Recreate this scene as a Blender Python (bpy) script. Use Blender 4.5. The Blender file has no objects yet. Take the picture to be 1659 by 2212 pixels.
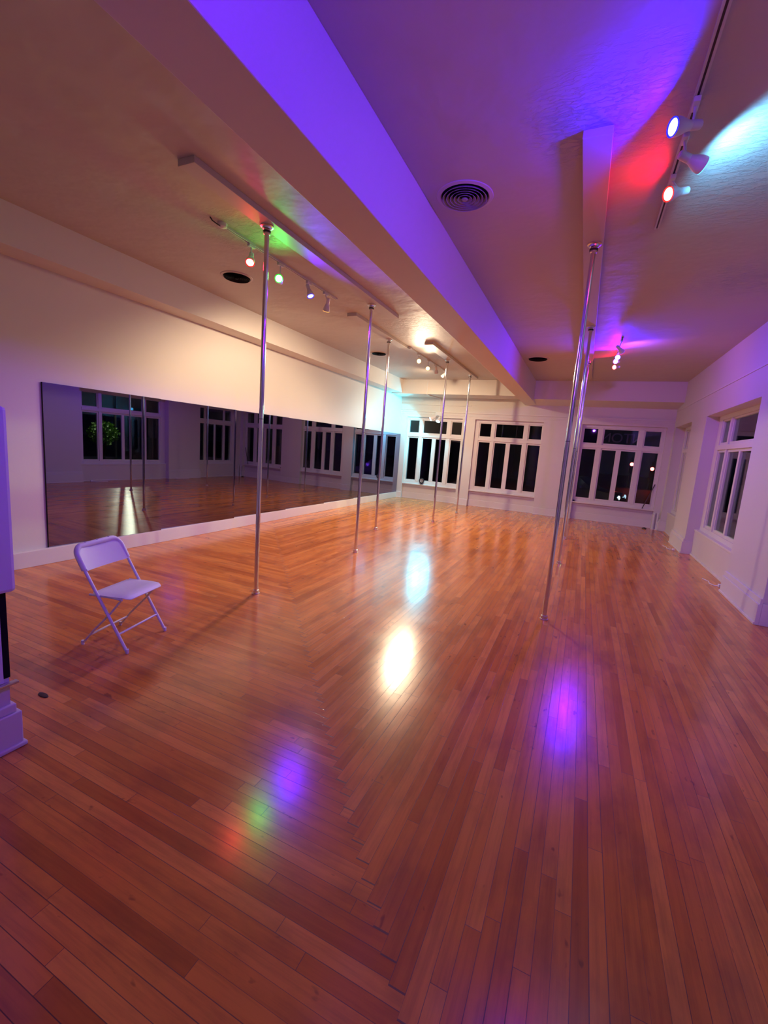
import bpy, bmesh, math, random
from mathutils import Vector, Matrix

random.seed(7)
C = bpy.context.scene.collection
SC = bpy.context.scene
PI = math.pi

# ------------------------------------------------------------------ camera
cam_d = bpy.data.cameras.new('camera')
cam = bpy.data.objects.new('camera', cam_d)
C.objects.link(cam)
SC.camera = cam
cam_d.sensor_fit = 'HORIZONTAL'
cam_d.sensor_width = 36.0
cam_d.lens = 942.76 / 1659.0 * 36.0
cam_d.clip_start = 0.02
Rt = Vector((0.906902, 0.414833, 0.073774))
Fw = Vector((-0.401180, 0.903681, -0.149717))
Up = Vector((-0.128776, 0.106182, 0.985973))
Mc = Matrix(((Rt.x, Up.x, -Fw.x, 0.0), (Rt.y, Up.y, -Fw.y, 0.0), (Rt.z, Up.z, -Fw.z, 1.65), (0, 0, 0, 1)))
cam.matrix_world = Mc

# ------------------------------------------------------------------ world, exposure
SC.view_settings.view_transform = 'Standard'
SC.view_settings.look = 'None'
SC.view_settings.gamma = 1.0
SC.view_settings.use_curve_mapping = False
SC.view_settings.exposure = 0.25
SC.cycles.use_denoising = True
SC.cycles.sample_clamp_indirect = 6.0
SC.cycles.max_bounces = 9
SC.cycles.diffuse_bounces = 4
SC.cycles.use_adaptive_sampling = True
SC.cycles.adaptive_threshold = 0.03
SC.cycles.glossy_bounces = 6
SC.cycles.transparent_max_bounces = 12
SC.cycles.use_light_tree = True
W = bpy.data.worlds.new('night_sky')
SC.world = W
W.use_nodes = True
W.node_tree.nodes['Background'].inputs[0].default_value = (0.10, 0.10, 0.20, 1)
W.node_tree.nodes['Background'].inputs[1].default_value = 0.03

# lamp colours and powers, all in one place
BLUE = (0.010, 0.0, 1.0)
VIOL = (0.10, 0.0, 1.0)
PINK = (0.16, 0.0, 1.0)
VIOLET = (0.34, 0.07, 1.0)
RED = (1.0, 0.0, 0.03)
GREEN = (0.03, 1.0, 0.10)
WARM = (1.0, 0.74, 0.48)
CYAN = (0.13, 0.55, 1.0)
ICE = (0.07, 0.75, 1.0)
POW = dict(r_blue=60, r_cyan=36, r_red=8, l_red=14, l_green=17, l_blue=90, l_warm=200,
           f_warm=195, f_warm2=175, f_away=185, f_dim=65, flood=130, rf_blue=120, rf_pink=80, rf_red=6, rf_added=52,
           back_violet=150, back_magenta=380)

# ------------------------------------------------------------------ node helpers
class NT:
    def __init__(s, name):
        s.m = bpy.data.materials.new(name)
        s.m.use_nodes = True
        s.t = s.m.node_tree
        s.b = s.t.nodes['Principled BSDF']
        s.out = s.t.nodes['Material Output']
    def n(s, kind, **kw):
        nd = s.t.nodes.new(kind)
        for k, v in kw.items():
            setattr(nd, k, v)
        return nd
    def l(s, a, b):
        s.t.links.new(a, b)
    def put(s, v, sock):
        if isinstance(v, (int, float)):
            sock.default_value = v
        else:
            s.l(v, sock)
    def m_(s, op, a, b=0.0, c=0.0, clamp=False):
        nd = s.n('ShaderNodeMath', operation=op, use_clamp=clamp)
        s.put(a, nd.inputs[0]); s.put(b, nd.inputs[1]); s.put(c, nd.inputs[2])
        return nd.outputs[0]
    def comb(s, x, y, z=0.0):
        nd = s.n('ShaderNodeCombineXYZ')
        s.put(x, nd.inputs[0]); s.put(y, nd.inputs[1]); s.put(z, nd.inputs[2])
        return nd.outputs[0]
    def noise(s, vec, scale, detail=3.0, rough=0.5):
        nd = s.n('ShaderNodeTexNoise')
        s.l(vec, nd.inputs['Vector'])
        nd.inputs['Scale'].default_value = scale
        nd.inputs['Detail'].default_value = detail
        nd.inputs['Roughness'].default_value = rough
        return nd.outputs['Fac']
    def white(s, vec):
        nd = s.n('ShaderNodeTexWhiteNoise', noise_dimensions='3D')
        s.l(vec, nd.inputs['Vector'])
        return nd.outputs['Value']
    def ramp(s, fac, stops):
        nd = s.n('ShaderNodeValToRGB')
        el = nd.color_ramp.elements
        while len(el) < len(stops):
            el.new(0.5)
        for e, (p, c) in zip(el, stops):
            e.position = p
            e.color = (c[0], c[1], c[2], 1) if not isinstance(c, float) else (c, c, c, 1)
        s.l(fac, nd.inputs[0])
        return nd.outputs[0]
    def mix(s, fac, a, b, blend='MIX'):
        nd = s.n('ShaderNodeMix', data_type='RGBA', blend_type=blend)
        s.put(fac, nd.inputs[0])
        for v, i in ((a, 6), (b, 7)):
            if isinstance(v, tuple):
                nd.inputs[i].default_value = (v[0], v[1], v[2], 1)
            else:
                s.l(v, nd.inputs[i])
        return nd.outputs[2]
    def mixf(s, fac, a, b):
        nd = s.n('ShaderNodeMix', data_type='FLOAT')
        s.put(fac, nd.inputs[0]); s.put(a, nd.inputs[2]); s.put(b, nd.inputs[3])
        return nd.outputs[0]
    def bump(s, h, strength, dist):
        nd = s.n('ShaderNodeBump')
        nd.inputs['Strength'].default_value = strength
        nd.inputs['Distance'].default_value = dist
        s.l(h, nd.inputs['Height'])
        s.l(nd.outputs[0], s.b.inputs['Normal'])
        return nd
    def pos(s):
        g = s.n('ShaderNodeNewGeometry')
        return g.outputs['Position']


def plain(name, col, rough=0.5, metal=0.0, spec=0.5, noise=0.0, coat=0.0):
    k = NT(name)
    k.b.inputs['Roughness'].default_value = rough
    k.b.inputs['Metallic'].default_value = metal
    k.b.inputs['Specular IOR Level'].default_value = spec
    k.b.inputs['Coat Weight'].default_value = coat
    k.b.inputs['Base Color'].default_value = (*col, 1)
    if noise:
        n = k.noise(k.pos(), 9.0, 4)
        dark = tuple(c * (1 - noise) for c in col)
        k.l(k.mix(n, dark, col), k.b.inputs['Base Color'])
    return k.m


def emis(name, col, strength):
    k = NT(name)
    e = k.n('ShaderNodeEmission')
    e.inputs[0].default_value = (*col, 1)
    e.inputs[1].default_value = strength
    k.l(e.outputs[0], k.out.inputs[0])
    return k.m


def wall_mat(name, col, bump=0.12, scale=14.0):
    k = NT(name)
    p = k.pos()
    n1 = k.noise(p, 1.3, 3)
    k.l(k.mix(n1, tuple(c * 0.93 for c in col), col), k.b.inputs['Base Color'])
    k.b.inputs['Roughness'].default_value = 0.55
    k.b.inputs['Specular IOR Level'].default_value = 0.3
    k.bump(k.noise(p, scale, 5, 0.6), bump, 0.01)
    return k.m


def ceil_mat():
    k = NT('ceiling_plaster')
    p = k.pos()
    k.l(k.mix(k.noise(p, 1.1, 3), (0.50, 0.455, 0.42), (0.55, 0.50, 0.46)), k.b.inputs['Base Color'])
    k.b.inputs['Roughness'].default_value = 0.55
    k.b.inputs['Specular IOR Level'].default_value = 0.3
    mp = k.n('ShaderNodeMapping')
    k.l(p, mp.inputs[0])
    mp.inputs['Rotation'].default_value = (0, 0, math.radians(35))
    mp.inputs['Scale'].default_value = (1.0, 2.6, 1.0)
    ridg = k.noise(mp.outputs[0], 9.0, 7, 0.66)
    r2 = k.ramp(ridg, [(0.47, 0.0), (0.56, 1.0)])
    tot = None
    for (cx, cy, cr) in ((1.0, 3.9, 0.85), (-0.1, 3.1, 0.55), (-3.35, 3.75, 0.55), (-2.55, 7.6, 1.1), (1.3, 6.0, 0.6), (-3.2, 9.6, 0.5)):
        d = k.n('ShaderNodeVectorMath', operation='DISTANCE')
        k.l(p, d.inputs[0]); d.inputs[1].default_value = (cx, cy, 3.657)
        q = k.m_('SUBTRACT', 1.0, k.m_('DIVIDE', d.outputs['Value'], cr), clamp=True)
        tot = q if tot is None else k.m_('MAXIMUM', tot, q)
    h = k.m_('MULTIPLY', k.m_('MULTIPLY', r2, k.m_('POWER', tot, 0.7)), k.noise(p, 4.0, 3))
    h = k.m_('ADD', k.m_('MULTIPLY', h, 0.5), k.m_('MULTIPLY', k.noise(p, 3.5, 3), 0.5))
    k.bump(h, 0.8, 0.032)
    return k.m


def floor_mat():
    k = NT('hardwood_floor')
    g = k.pos()
    sp = k.n('ShaderNodeSeparateXYZ')
    k.l(g, sp.inputs[0])
    x, y = sp.outputs[0], sp.outputs[1]
    w = 0.0572
    # strip that ends against the diagonal: boards of the middle field run away from the camera
    rowx = k.m_('FLOOR', k.m_('DIVIDE', x, w))
    xc = k.m_('MULTIPLY', k.m_('ADD', rowx, 0.5), w)
    inb = k.m_('GREATER_THAN', y, k.m_('ADD', k.m_('MULTIPLY', xc, -1.13), 0.72))
    along = k.mixf(inb, x, y)
    across = k.mixf(inb, y, x)
    row = k.m_('FLOOR', k.m_('DIVIDE', across, w))
    off = k.white(k.comb(row, inb, 3.7))
    ln = k.m_('ADD', k.m_('MULTIPLY', k.white(k.comb(row, inb, 9.1)), 0.9), 0.75)
    t = k.m_('DIVIDE', k.m_('ADD', along, k.m_('MULTIPLY', off, 7.0)), ln)
    idx = k.m_('FLOOR', t)
    rnd = k.white(k.comb(row, idx, k.m_('ADD', inb, 0.5)))
    rnd2 = k.white(k.comb(idx, row, k.m_('ADD', inb, 5.5)))
    base = k.ramp(rnd, [(0.0, (0.50, 0.145, 0.026)), (0.10, (0.62, 0.188, 0.031)), (0.6, (0.74, 0.248, 0.042)), (1.0, (0.82, 0.305, 0.06))])
    gvec = k.comb(k.m_('ADD', k.m_('MULTIPLY', along, 2.2), k.m_('MULTIPLY', rnd, 30.0)), k.m_('MULTIPLY', across, 45.0), rnd2)
    grain = k.noise(gvec, 1.0, 5, 0.65)
    c = k.mix(k.ramp(grain, [(0.30, 1.0), (0.55, 0.0)]), base, k.mix(0.30, base, (0.20, 0.05, 0.02)))
    # worn and stained patches of the old boards
    blot = k.ramp(k.noise(k.comb(k.m_('MULTIPLY', along, 1.0), k.m_('MULTIPLY', across, 2.5), inb), 2.6, 5, 0.6), [(0.46, 0.0), (0.68, 1.0)])
    c = k.mix(k.m_('MULTIPLY', blot, 0.40), c, (0.24, 0.075, 0.028))
    knot = k.ramp(k.noise(k.comb(k.m_('MULTIPLY', along, 5.0), k.m_('MULTIPLY', across, 11.0), rnd), 2.0, 2), [(0.70, 0.0), (0.76, 1.0)])
    c = k.mix(k.m_('MULTIPLY', knot, 0.55), c, (0.10, 0.03, 0.015))
    # gaps
    fa = k.m_('FRACT', k.m_('DIVIDE', across, w))
    ga = k.m_('MINIMUM', fa, k.m_('SUBTRACT', 1.0, fa))
    gapw = k.m_('ADD', k.m_('MULTIPLY', k.white(k.comb(row, inb, 21.0)), 0.022), 0.008)
    gap1 = k.m_('LESS_THAN', ga, gapw)
    ft = k.m_('MULTIPLY', k.m_('FRACT', t), ln)
    gap2 = k.m_('LESS_THAN', ft, 0.0022)
    gap = k.m_('MAXIMUM', gap1, gap2)
    fx = k.m_('ABSOLUTE', k.m_('SUBTRACT', y, k.m_('ADD', k.m_('MULTIPLY', xc, -1.13), 0.72)))
    gap = k.m_('MAXIMUM', gap, k.m_('LESS_THAN', fx, 0.003))
    c = k.mix(k.m_('MULTIPLY', gap, 0.8), c, (0.05, 0.014, 0.008))
    k.l(c, k.b.inputs['Base Color'])
    rg = k.m_('ADD', k.m_('MULTIPLY', k.noise(g, 2.2, 4, 0.6), 0.16), 0.125)
    rg = k.m_('ADD', rg, k.m_('MULTIPLY', gap, 0.3))
    k.l(rg, k.b.inputs['Roughness'])
    k.b.inputs['Specular IOR Level'].default_value = 0.5
    k.b.inputs['Coat Weight'].default_value = 0.25
    k.b.inputs['Coat Roughness'].default_value = 0.15
    h = k.m_('ADD', k.m_('MULTIPLY', k.noise(g, 5.0, 3), 0.9), k.m_('MULTIPLY', grain, 0.10))
    h = k.m_('ADD', h, k.m_('MULTIPLY', k.m_('MULTIPLY', k.m_('SUBTRACT', rnd, 0.5), k.m_('SUBTRACT', fa, 0.5)), 0.10))
    h = k.m_('SUBTRACT', h, k.m_('MULTIPLY', gap, 0.35))
    k.bump(h, 0.18, 0.004)
    return k.m


def glass_mat():
    k = NT('window_glass')
    tr = k.n('ShaderNodeBsdfTransparent')
    tr.inputs[0].default_value = (0.80, 0.84, 0.86, 1)
    gl = k.n('ShaderNodeBsdfGlossy')
    gl.inputs['Roughness'].default_value = 0.015
    fr = k.n('ShaderNodeFresnel')
    fr.inputs[0].default_value = 1.50
    mx = k.n('ShaderNodeMixShader')
    k.l(k.m_('MULTIPLY', fr.outputs[0], 0.65, clamp=True), mx.inputs[0])
    k.l(tr.outputs[0], mx.inputs[1]); k.l(gl.outputs[0], mx.inputs[2])
    k.l(mx.outputs[0], k.out.inputs[0])
    return k.m


def mirror_mat():
    k = NT('wall_mirror_glass')
    k.b.inputs['Base Color'].default_value = (0.22, 0.205, 0.33, 1)
    k.b.inputs['Metallic'].default_value = 1.0
    k.b.inputs['Roughness'].default_value = 0.012
    return k.m


WALL = wall_mat('wall_paint', (0.70, 0.66, 0.61))
TRIM = wall_mat('trim_paint', (0.74, 0.70, 0.66), 0.04, 8.0)
CEIL = ceil_mat()
FLOOR = floor_mat()
GLASS = glass_mat()
MIRROR = mirror_mat()
BOARD = plain('mounting_board_paint', (0.54, 0.49, 0.45), 0.5, 0, 0.3)
VENTM = plain('vent_ring_paint', (0.30, 0.28, 0.28), 0.5)
CHROME = plain('pole_chrome', (0.72, 0.72, 0.74), 0.13, 1.0)
CHROME2 = plain('flange_steel', (0.70, 0.68, 0.68), 0.28, 1.0)
WHITEP = plain('white_plastic', (0.78, 0.78, 0.80), 0.42, 0, 0.5, 0.05)
WHITEM = plain('white_enamel_metal', (0.74, 0.74, 0.76), 0.32, 0, 0.5, 0.05)
RUBBER = plain('dark_rubber', (0.03, 0.03, 0.035), 0.6)
VENT_SHADE = plain('vent_inner_shade', (0.010, 0.009, 0.012), 0.8, 0, 0.1)  # near black stands in for the shade inside the recessed vents
TRACKM = plain('track_white_metal', (0.60, 0.58, 0.57), 0.45, 0, 0.4)
TRACKD = plain('track_slot_dark', (0.05, 0.04, 0.05), 0.6)
LAMPW = plain('lamp_housing_white', (0.70, 0.69, 0.70), 0.38)
BROWN = plain('dark_wood_stick', (0.05, 0.03, 0.025), 0.5)
BLACK = plain('black_plastic', (0.02, 0.02, 0.022), 0.4)
GREYP = plain('grey_plastic', (0.35, 0.35, 0.36), 0.4)
SLOT = plain('shadow_gap_dark', (0.012, 0.008, 0.01), 0.8, 0, 0.1)
ASPH = plain('asphalt', (0.035, 0.035, 0.04), 0.55, 0, 0.5, 0.3)
BARK = plain('tree_bark', (0.08, 0.05, 0.03), 0.8, 0, 0.3, 0.3)
LEAF = plain('tree_leaves', (0.22, 0.42, 0.05), 0.6, 0, 0.4, 0.2)
BRICK = plain('facade_stucco', (0.12, 0.10, 0.10), 0.8, 0, 0.3, 0.3)
CARP = plain('car_paint_dark', (0.03, 0.035, 0.05), 0.25, 0.2, 0.5, 0, 0.8)
LETTER = plain('faint_window_lettering', (0.11, 0.095, 0.12), 0.7)

# ------------------------------------------------------------------ mesh helpers
def box(bm, x0, y0, z0, x1, y1, z1, M=None):
    v = [bm.verts.new((x, y, z)) for x in (x0, x1) for y in (y0, y1) for z in (z0, z1)]
    if M is not None:
        for q in v:
            q.co = M @ q.co
    for f in ((0, 1, 3, 2), (4, 6, 7, 5), (0, 4, 5, 1), (2, 3, 7, 6), (0, 2, 6, 4), (1, 5, 7, 3)):
        bm.faces.new([v[i] for i in f])
    return v


def frame_axes(d):
    d = d.normalized()
    a = Vector((0, 0, 1)) if abs(d.z) < 0.95 else Vector((1, 0, 0))
    u = d.cross(a).normalized()
    return u, d.cross(u).normalized()


def lathe(bm, base, axis, prof, n=20, cap0=True, cap1=True):
    """prof: list of (distance along axis, radius)"""
    d = Vector(axis).normalized()
    u, w = frame_axes(d)
    base = Vector(base)
    rings = []
    for t, r in prof:
        if r < 1e-5:
            rings.append([bm.verts.new(base + d * t)])
        else:
            rings.append([bm.verts.new(base + d * t + (u * math.cos(2 * PI * i / n) + w * math.sin(2 * PI * i / n)) * r) for i in range(n)])
    for a, b in zip(rings, rings[1:]):
        if len(a) == 1 and len(b) == 1:
            continue
        for i in range(n):
            j = (i + 1) % n
            if len(a) == 1:
                bm.faces.new((a[0], b[j], b[i]))
            elif len(b) == 1:
                bm.faces.new((a[i], a[j], b[0]))
            else:
                bm.faces.new((a[i], a[j], b[j], b[i]))
    if cap0 and len(rings[0]) > 1:
        bm.faces.new(rings[0][::-1])
    if cap1 and len(rings[-1]) > 1:
        bm.faces.new(rings[-1])


def tube(bm, pts, r, n=10, r2=None):
    """round or flattened tube along a polyline"""
    pts = [Vector(p) for p in pts]
    rings = []
    u = None
    for i, p in enumerate(pts):
        if i == 0:
            d = pts[1] - p
        elif i == len(pts) - 1:
            d = p - pts[i - 1]
        else:
            d = (pts[i + 1] - p).normalized() + (p - pts[i - 1]).normalized()
        d.normalize()
        if u is None:
            u, w = frame_axes(d)
        else:
            u = (u - d * u.dot(d)).normalized()
        w = d.cross(u).normalized()
        rings.append([bm.verts.new(p + u * math.cos(2 * PI * k / n) * r + w * math.sin(2 * PI * k / n) * (r2 or r)) for k in range(n)])
    for a, b in zip(rings, rings[1:]):
        for i in range(n):
            j = (i + 1) % n
            bm.faces.new((a[i], a[j], b[j], b[i]))
    bm.faces.new(rings[0][::-1])
    bm.faces.new(rings[-1])


def obj(name, bm, mat, parent=None, smooth=False, bevel=0.0):
    bmesh.ops.recalc_face_normals(bm, faces=bm.faces)
    me = bpy.data.meshes.new(name)
    bm.to_mesh(me)
    bm.free()
    me.materials.append(mat)
    if smooth:
        for p in me.polygons:
            p.use_smooth = True
    o = bpy.data.objects.new(name, me)
    C.objects.link(o)
    if parent is not None:
        o.parent = parent
        o.matrix_parent_inverse = Matrix.Translation(parent.location).inverted() if parent.type == 'EMPTY' and parent.parent is None else Matrix()
    if bevel:
        md = o.modifiers.new('bevel', 'BEVEL')
        md.width = bevel
        md.segments = 2
        md.limit_method = 'ANGLE'
    if smooth:
        try:
            me.set_sharp_from_angle(angle=math.radians(40))
        except Exception:
            pass
    return o


def thing(name, label, cat, loc=(0, 0, 0), group=None):
    o = bpy.data.objects.new(name, None)
    C.objects.link(o)
    o.empty_display_size = 0.1
    o.location = loc
    o['label'] = label
    o['category'] = cat
    if group:
        o['group'] = group
    return o


def tag(o, label, cat, group=None):
    o['label'] = label
    o['category'] = cat
    if group:
        o['group'] = group
    return o


def struct(name, bm, mat, parent=None, label=None, smooth=False, bevel=0.0):
    o = obj(name, bm, mat, parent, smooth, bevel)
    if parent is None:
        o['kind'] = 'structure'
        if label:
            o['label'] = label
    return o


def nb():
    return bmesh.new()


# ------------------------------------------------------------------ room dimensions
XL, XR = -5.583, 1.975      # mirror wall face, window wall face
YF, YB = 13.34, -2.6        # window wall at the end (face of its piers), wall behind the camera
GY = 13.49                  # far glass / panels
GX = 2.23                   # right glass
PX = 2.11                   # right recess panel
H = 3.657
ZT = 2.64                   # window head

# floor
bm = nb(); box(bm, XL - 0.3, YB - 0.2, -0.12, XR + 0.3, GY + 0.14, 0.0)
struct('floor', bm, FLOOR, label='glossy hardwood floor of narrow boards meeting in a diagonal seam')
# ceiling
bm = nb(); box(bm, XL - 0.3, YB - 0.2, H, XR + 0.4, GY + 0.3, H + 0.15)
struct('ceiling', bm, CEIL, label='plastered ceiling lit by coloured lamps')
# left wall
bm = nb(); box(bm, XL - 0.25, YB - 0.2, 0, XL, GY + 0.3, H)
struct('wall_left', bm, WALL, label='cream wall carrying the mirror')
# back wall
bm = nb(); box(bm, XL, YB - 0.2, 0, XR + 0.3, YB, H)
struct('wall_back', bm, WALL)

# far wall: piers, heads, recess panels
FW = [(-5.36, -3.53, -5.287, -3.552), (-3.138, -1.185, -2.99, -1.22), (-0.172, 1.826, -0.098, 1.728)]
ZS = 0.50
bm = nb()
px = XL
for i, (a, b, g0, g1) in enumerate(FW):
    box(bm, px, YF, 0, a, GY + 0.25, ZT)
    box(bm, a, GY - 0.01, 0, b, GY + 0.25, ZS)
    px = b
box(bm, px, YF, 0, XR + 0.3, GY + 0.25, ZT)
box(bm, XL, YF, ZT, XR + 0.3, GY + 0.25, H)
struct('wall_far', bm, WALL, label='white end wall with three tall windows')
bm = nb()
px = XL
for a, b, g0, g1 in FW:
    box(bm, px, YF - 0.022, 0, a + 0.0, YF, 0.20); box(bm, px, YF - 0.035, 0, a, YF - 0.022, 0.03)
    box(bm, a, GY - 0.032, 0, b, GY - 0.01, 0.20); box(bm, a, GY - 0.045, 0, b, GY - 0.032, 0.03)
    px = b
box(bm, px, YF - 0.022, 0, XR, YF, 0.20); box(bm, px, YF - 0.035, 0, XR, YF - 0.022, 0.03)
struct('baseboard_far', bm, TRIM, bevel=0.004)

# right wall: piers and deep window recesses
RW = [(11.33, 13.12), (7.28, 10.08), (2.95, 5.95)]
bm = nb()
py = YF
for a, b in RW:
    box(bm, XR, b, 0, GX + 0.25, py, ZT)
    box(bm, PX, a, 0, GX + 0.25, b, 0.50)
    py = a
box(bm, XR, YB, 0, GX + 0.25, py, ZT)
box(bm, XR, YB, ZT, GX + 0.25, GY + 0.25, H)
struct('wall_right', bm, WALL, label='white window wall with piers along the right side')
bm = nb()
py = YF
def base_piece(bm, x, y0, y1):
    box(bm, x - 0.04, y0, 0, x, y1, 0.235)
    box(bm, x - 0.025, y0, 0.235, x, y1, 0.30)
    box(bm, x - 0.052, y0, 0, x - 0.04, y1, 0.03)
for a, b in RW:
    base_piece(bm, XR, b - 0.02, py)
    box(bm, PX - 0.02, a + 0.02, 0, PX, b - 0.02, 0.035)
    # returns on the pier sides
    box(bm, XR, b - 0.022, 0, PX, b, 0.25)
    box(bm, XR, a, 0, PX, a + 0.022, 0.25)
    py = a + 0.02
base_piece(bm, XR, YB, py)
struct('baseboard_right', bm, TRIM, bevel=0.004)
bm = nb(); box(bm, XL, YB, 0, XL + 0.062, YF, 0.182)
struct('baseboard_left', bm, TRIM, label='tall white baseboard carrying the mirror panels', bevel=0.004)

# ceiling beam and perimeter soffits
bm = nb(); box(bm, -1.763, YB, 3.108, -1.434, YF, H)
struct('trim_1', bm, WALL, label='long dropped ceiling beam running towards the windows', bevel=0.006)
bm = nb(); box(bm, XL, YB, 3.27, -5.24, 12.5, H)
struct('trim_2', bm, WALL, label='shallow dropped soffit above the mirror wall')
bm = nb(); box(bm, XL, 12.5, 3.245, -1.763, YF, H)
struct('trim_3', bm, WALL, label='dropped soffit over the left and middle end windows')
bm = nb()
v = [bm.verts.new(p) for p in ((-1.434, 12.55, 3.18), (-1.434, YF, 3.10), (-1.434, YF, H), (-1.434, 12.55, H),
                               (XR, 12.55, 3.18), (XR, YF, 3.10), (XR, YF, H), (XR, 12.55, H))]
for f in ((0, 1, 2, 3), (4, 7, 6, 5), (0, 4, 5, 1), (0, 3, 7, 4), (1, 5, 6, 2), (3, 2, 6, 7)):
    bm.faces.new([v[i] for i in f])
struct('trim_4', bm, WALL, label='dropped soffit over the right end window')
bm = nb()
box(bm, XL, YF - 0.025, 2.80, XR, YF, 2.83); box(bm, XL, YF - 0.012, 2.715, XR, YF, 2.73)
box(bm, XL, YF - 0.03, 3.015, -3.3, YF, 3.035)
struct('trim_5', bm, TRIM, label='narrow picture rail over the end windows')
bm = nb(); box(bm, XR - 0.012, YB, 3.04, XR, YF, 3.065)
struct('trim_6', bm, TRIM)

# ------------------------------------------------------------------ windows
def window(idx, origin, ax, out, w_open, panes, label, upper=None):
    """origin: point at floor level on the glass plane, ax: unit vector along the wall, out: unit vector outwards."""
    t = thing('window_%d' % idx, label, 'window', origin)
    t['kind'] = 'structure'
    del t['category']
    o = Vector(origin)
    A = Vector(ax); O = Vector(out)
    M = Matrix(((A.x, O.x, 0, o.x), (A.y, O.y, 0, o.y), (0, 0, 1, 0), (0, 0, 0, 1)))
    def bx(bm, u0, v0, z0, u1, v1, z1):
        box(bm, u0, v0, z0, u1, v1, z1, M)
    ZB, Z1, Z2, ZU = 0.628, 1.975, 2.152, 2.532
    p = panes   # four lower panes (u0,u1)
    # outer frame
    bm = nb()
    bx(bm, 0, -0.05, ZS, p[0][0] - 0.03, 0.05, ZT); bx(bm, p[3][1] + 0.03, -0.05, ZS, w_open, 0.05, ZT)
    bx(bm, p[0][0] - 0.03, -0.05, ZU + 0.03, p[3][1] + 0.03, 0.05, ZT)
    bx(bm, p[0][0] - 0.03, -0.05, ZS, p[3][1] + 0.03, 0.05, ZB - 0.045)
    obj('window_frame', bm, TRIM, t, bevel=0.004)
    bm = nb(); bx(bm, p[0][0] - 0.03, -0.06, Z1 + 0.045, p[3][1] + 0.03, 0.05, Z2 - 0.045)
    obj('transom_bar', bm, TRIM, t, bevel=0.006)
    for a, b in ((p[0][1], p[1][0]), (p[2][1], p[3][0])):
        bm = nb(); bx(bm, a + 0.03, -0.055, ZB - 0.045, b - 0.03, 0.05, ZU + 0.03)
        obj('mullion', bm, TRIM, t, bevel=0.006)
    bm = nb()
    bx(bm, -0.02, -0.13, ZS - 0.03, w_open + 0.02, 0.0, ZS + 0.005)
    bx(bm, 0.0, -0.04, ZS - 0.10, w_open, 0.0, ZS - 0.03)
    obj('window_sill', bm, TRIM, t, bevel=0.005)
    groups = [((p[0],), ZB, Z1), ((p[1], p[2]), ZB, Z1), ((p[3],), ZB, Z1),
              (((p[0][0], p[0][1]),), Z2, ZU), (((p[1][0], p[2][1]),), Z2, ZU), (((p[3][0], p[3][1]),), Z2, ZU)]
    for gp, z0, z1 in groups:
        bm = nb()
        a, b = gp[0][0], gp[-1][1]
        fw = 0.03
        bx(bm, a - fw, -0.03, z0 - 0.045, a, 0.03, z1 + 0.045 if z1 < 2.2 else z1 + fw)
        bx(bm, b, -0.03, z0 - 0.045, b + fw, 0.03, z1 + 0.045 if z1 < 2.2 else z1 + fw)
        bx(bm, a, -0.03, z0 - 0.045, b, 0.03, z0)
        bx(bm, a, -0.03, z1, b, 0.03, z1 + 0.045 if z1 < 2.2 else z1 + fw)
        if len(gp) == 2:
            bx(bm, gp[0][1], -0.035, z0, gp[1][0], 0.03, z1)
        s = obj('sash', bm, TRIM, t, bevel=0.003)
        for (u0, u1) in gp:
            bm = nb(); bx(bm, u0 - 0.004, -0.003, z0 - 0.004, u1 + 0.004, 0.003, z1 + 0.004)
            obj('glass_pane', bm, GLASS, s)
    return t, M

WIN = []
panes_f = [
    [(-5.287, -4.966), (-4.808, -4.492), (-4.369, -4.045), (-3.878, -3.553)],
    [(-2.991, -2.663), (-2.510, -2.181), (-2.058, -1.722), (-1.556, -1.220)],
    [(-0.098, 0.240), (0.405, 0.742), (0.865, 1.208), (1.379, 1.728)]]
names_f = ['white framed window left on the end wall, beside the mirror wall', 'white framed window in the middle of the end wall',
           'white framed window right on the end wall with faint reversed lettering in its transom']
for i, ((a, b, g0, g1), ps) in enumerate(zip(FW, panes_f)):
    WIN.append(window(i + 1, (a, GY, 0), (1, 0, 0), (0, 1, 0), b - a, [(u - a, v - a) for u, v in ps], names_f[i]))
names_r = ['white framed window in the right wall nearest the far corner', 'large white framed window in the right wall nearest in view',
           'white framed window in the right wall beside the camera']
for i, (a, b) in enumerate(RW):
    wd = b - a
    k = wd / 2.80
    ps = [(u0 * k, u1 * k) for u0, u1 in ((0.26, 0.70), (0.84, 1.42), (1.50, 2.08), (2.22, 2.62))]
    # along direction runs from the far side to the near side
    WIN.append(window(i + 4, (GX, b, 0), (0, -1, 0), (1, 0, 0), wd, ps, names_r[i]))
# reversed lettering on the outside of the transom pane, read from the street as NTON
t3, M3 = WIN[2]
fc = bpy.data.curves.new('lettering_curve', 'FONT')
fc.body = 'NTON'
fc.size = 0.36
fc.align_x = 'CENTER'
fc.extrude = 0.0006
fc.space_character = 0.95
tmp = bpy.data.objects.new('tmp_text', fc)
C.objects.link(tmp)
bpy.context.view_layer.update()
me = bpy.data.meshes.new_from_object(tmp.evaluated_get(bpy.context.evaluated_depsgraph_get()))
bpy.data.objects.remove(tmp)
me.transform(Matrix.Translation((0.83, GY + 0.006, 2.20)) @ Matrix.Rotation(PI / 2, 4, 'X') @ Matrix.Diagonal((-1, 1, 1, 1)))
me.materials.clear(); me.materials.append(LETTER)
lt = bpy.data.objects.new('window_lettering', me)
C.objects.link(lt)
lt.parent = t3
lt.matrix_parent_inverse = Matrix.Translation(t3.location).inverted()
lt['label'] = 'faint reversed letters on the transom glass'

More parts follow.
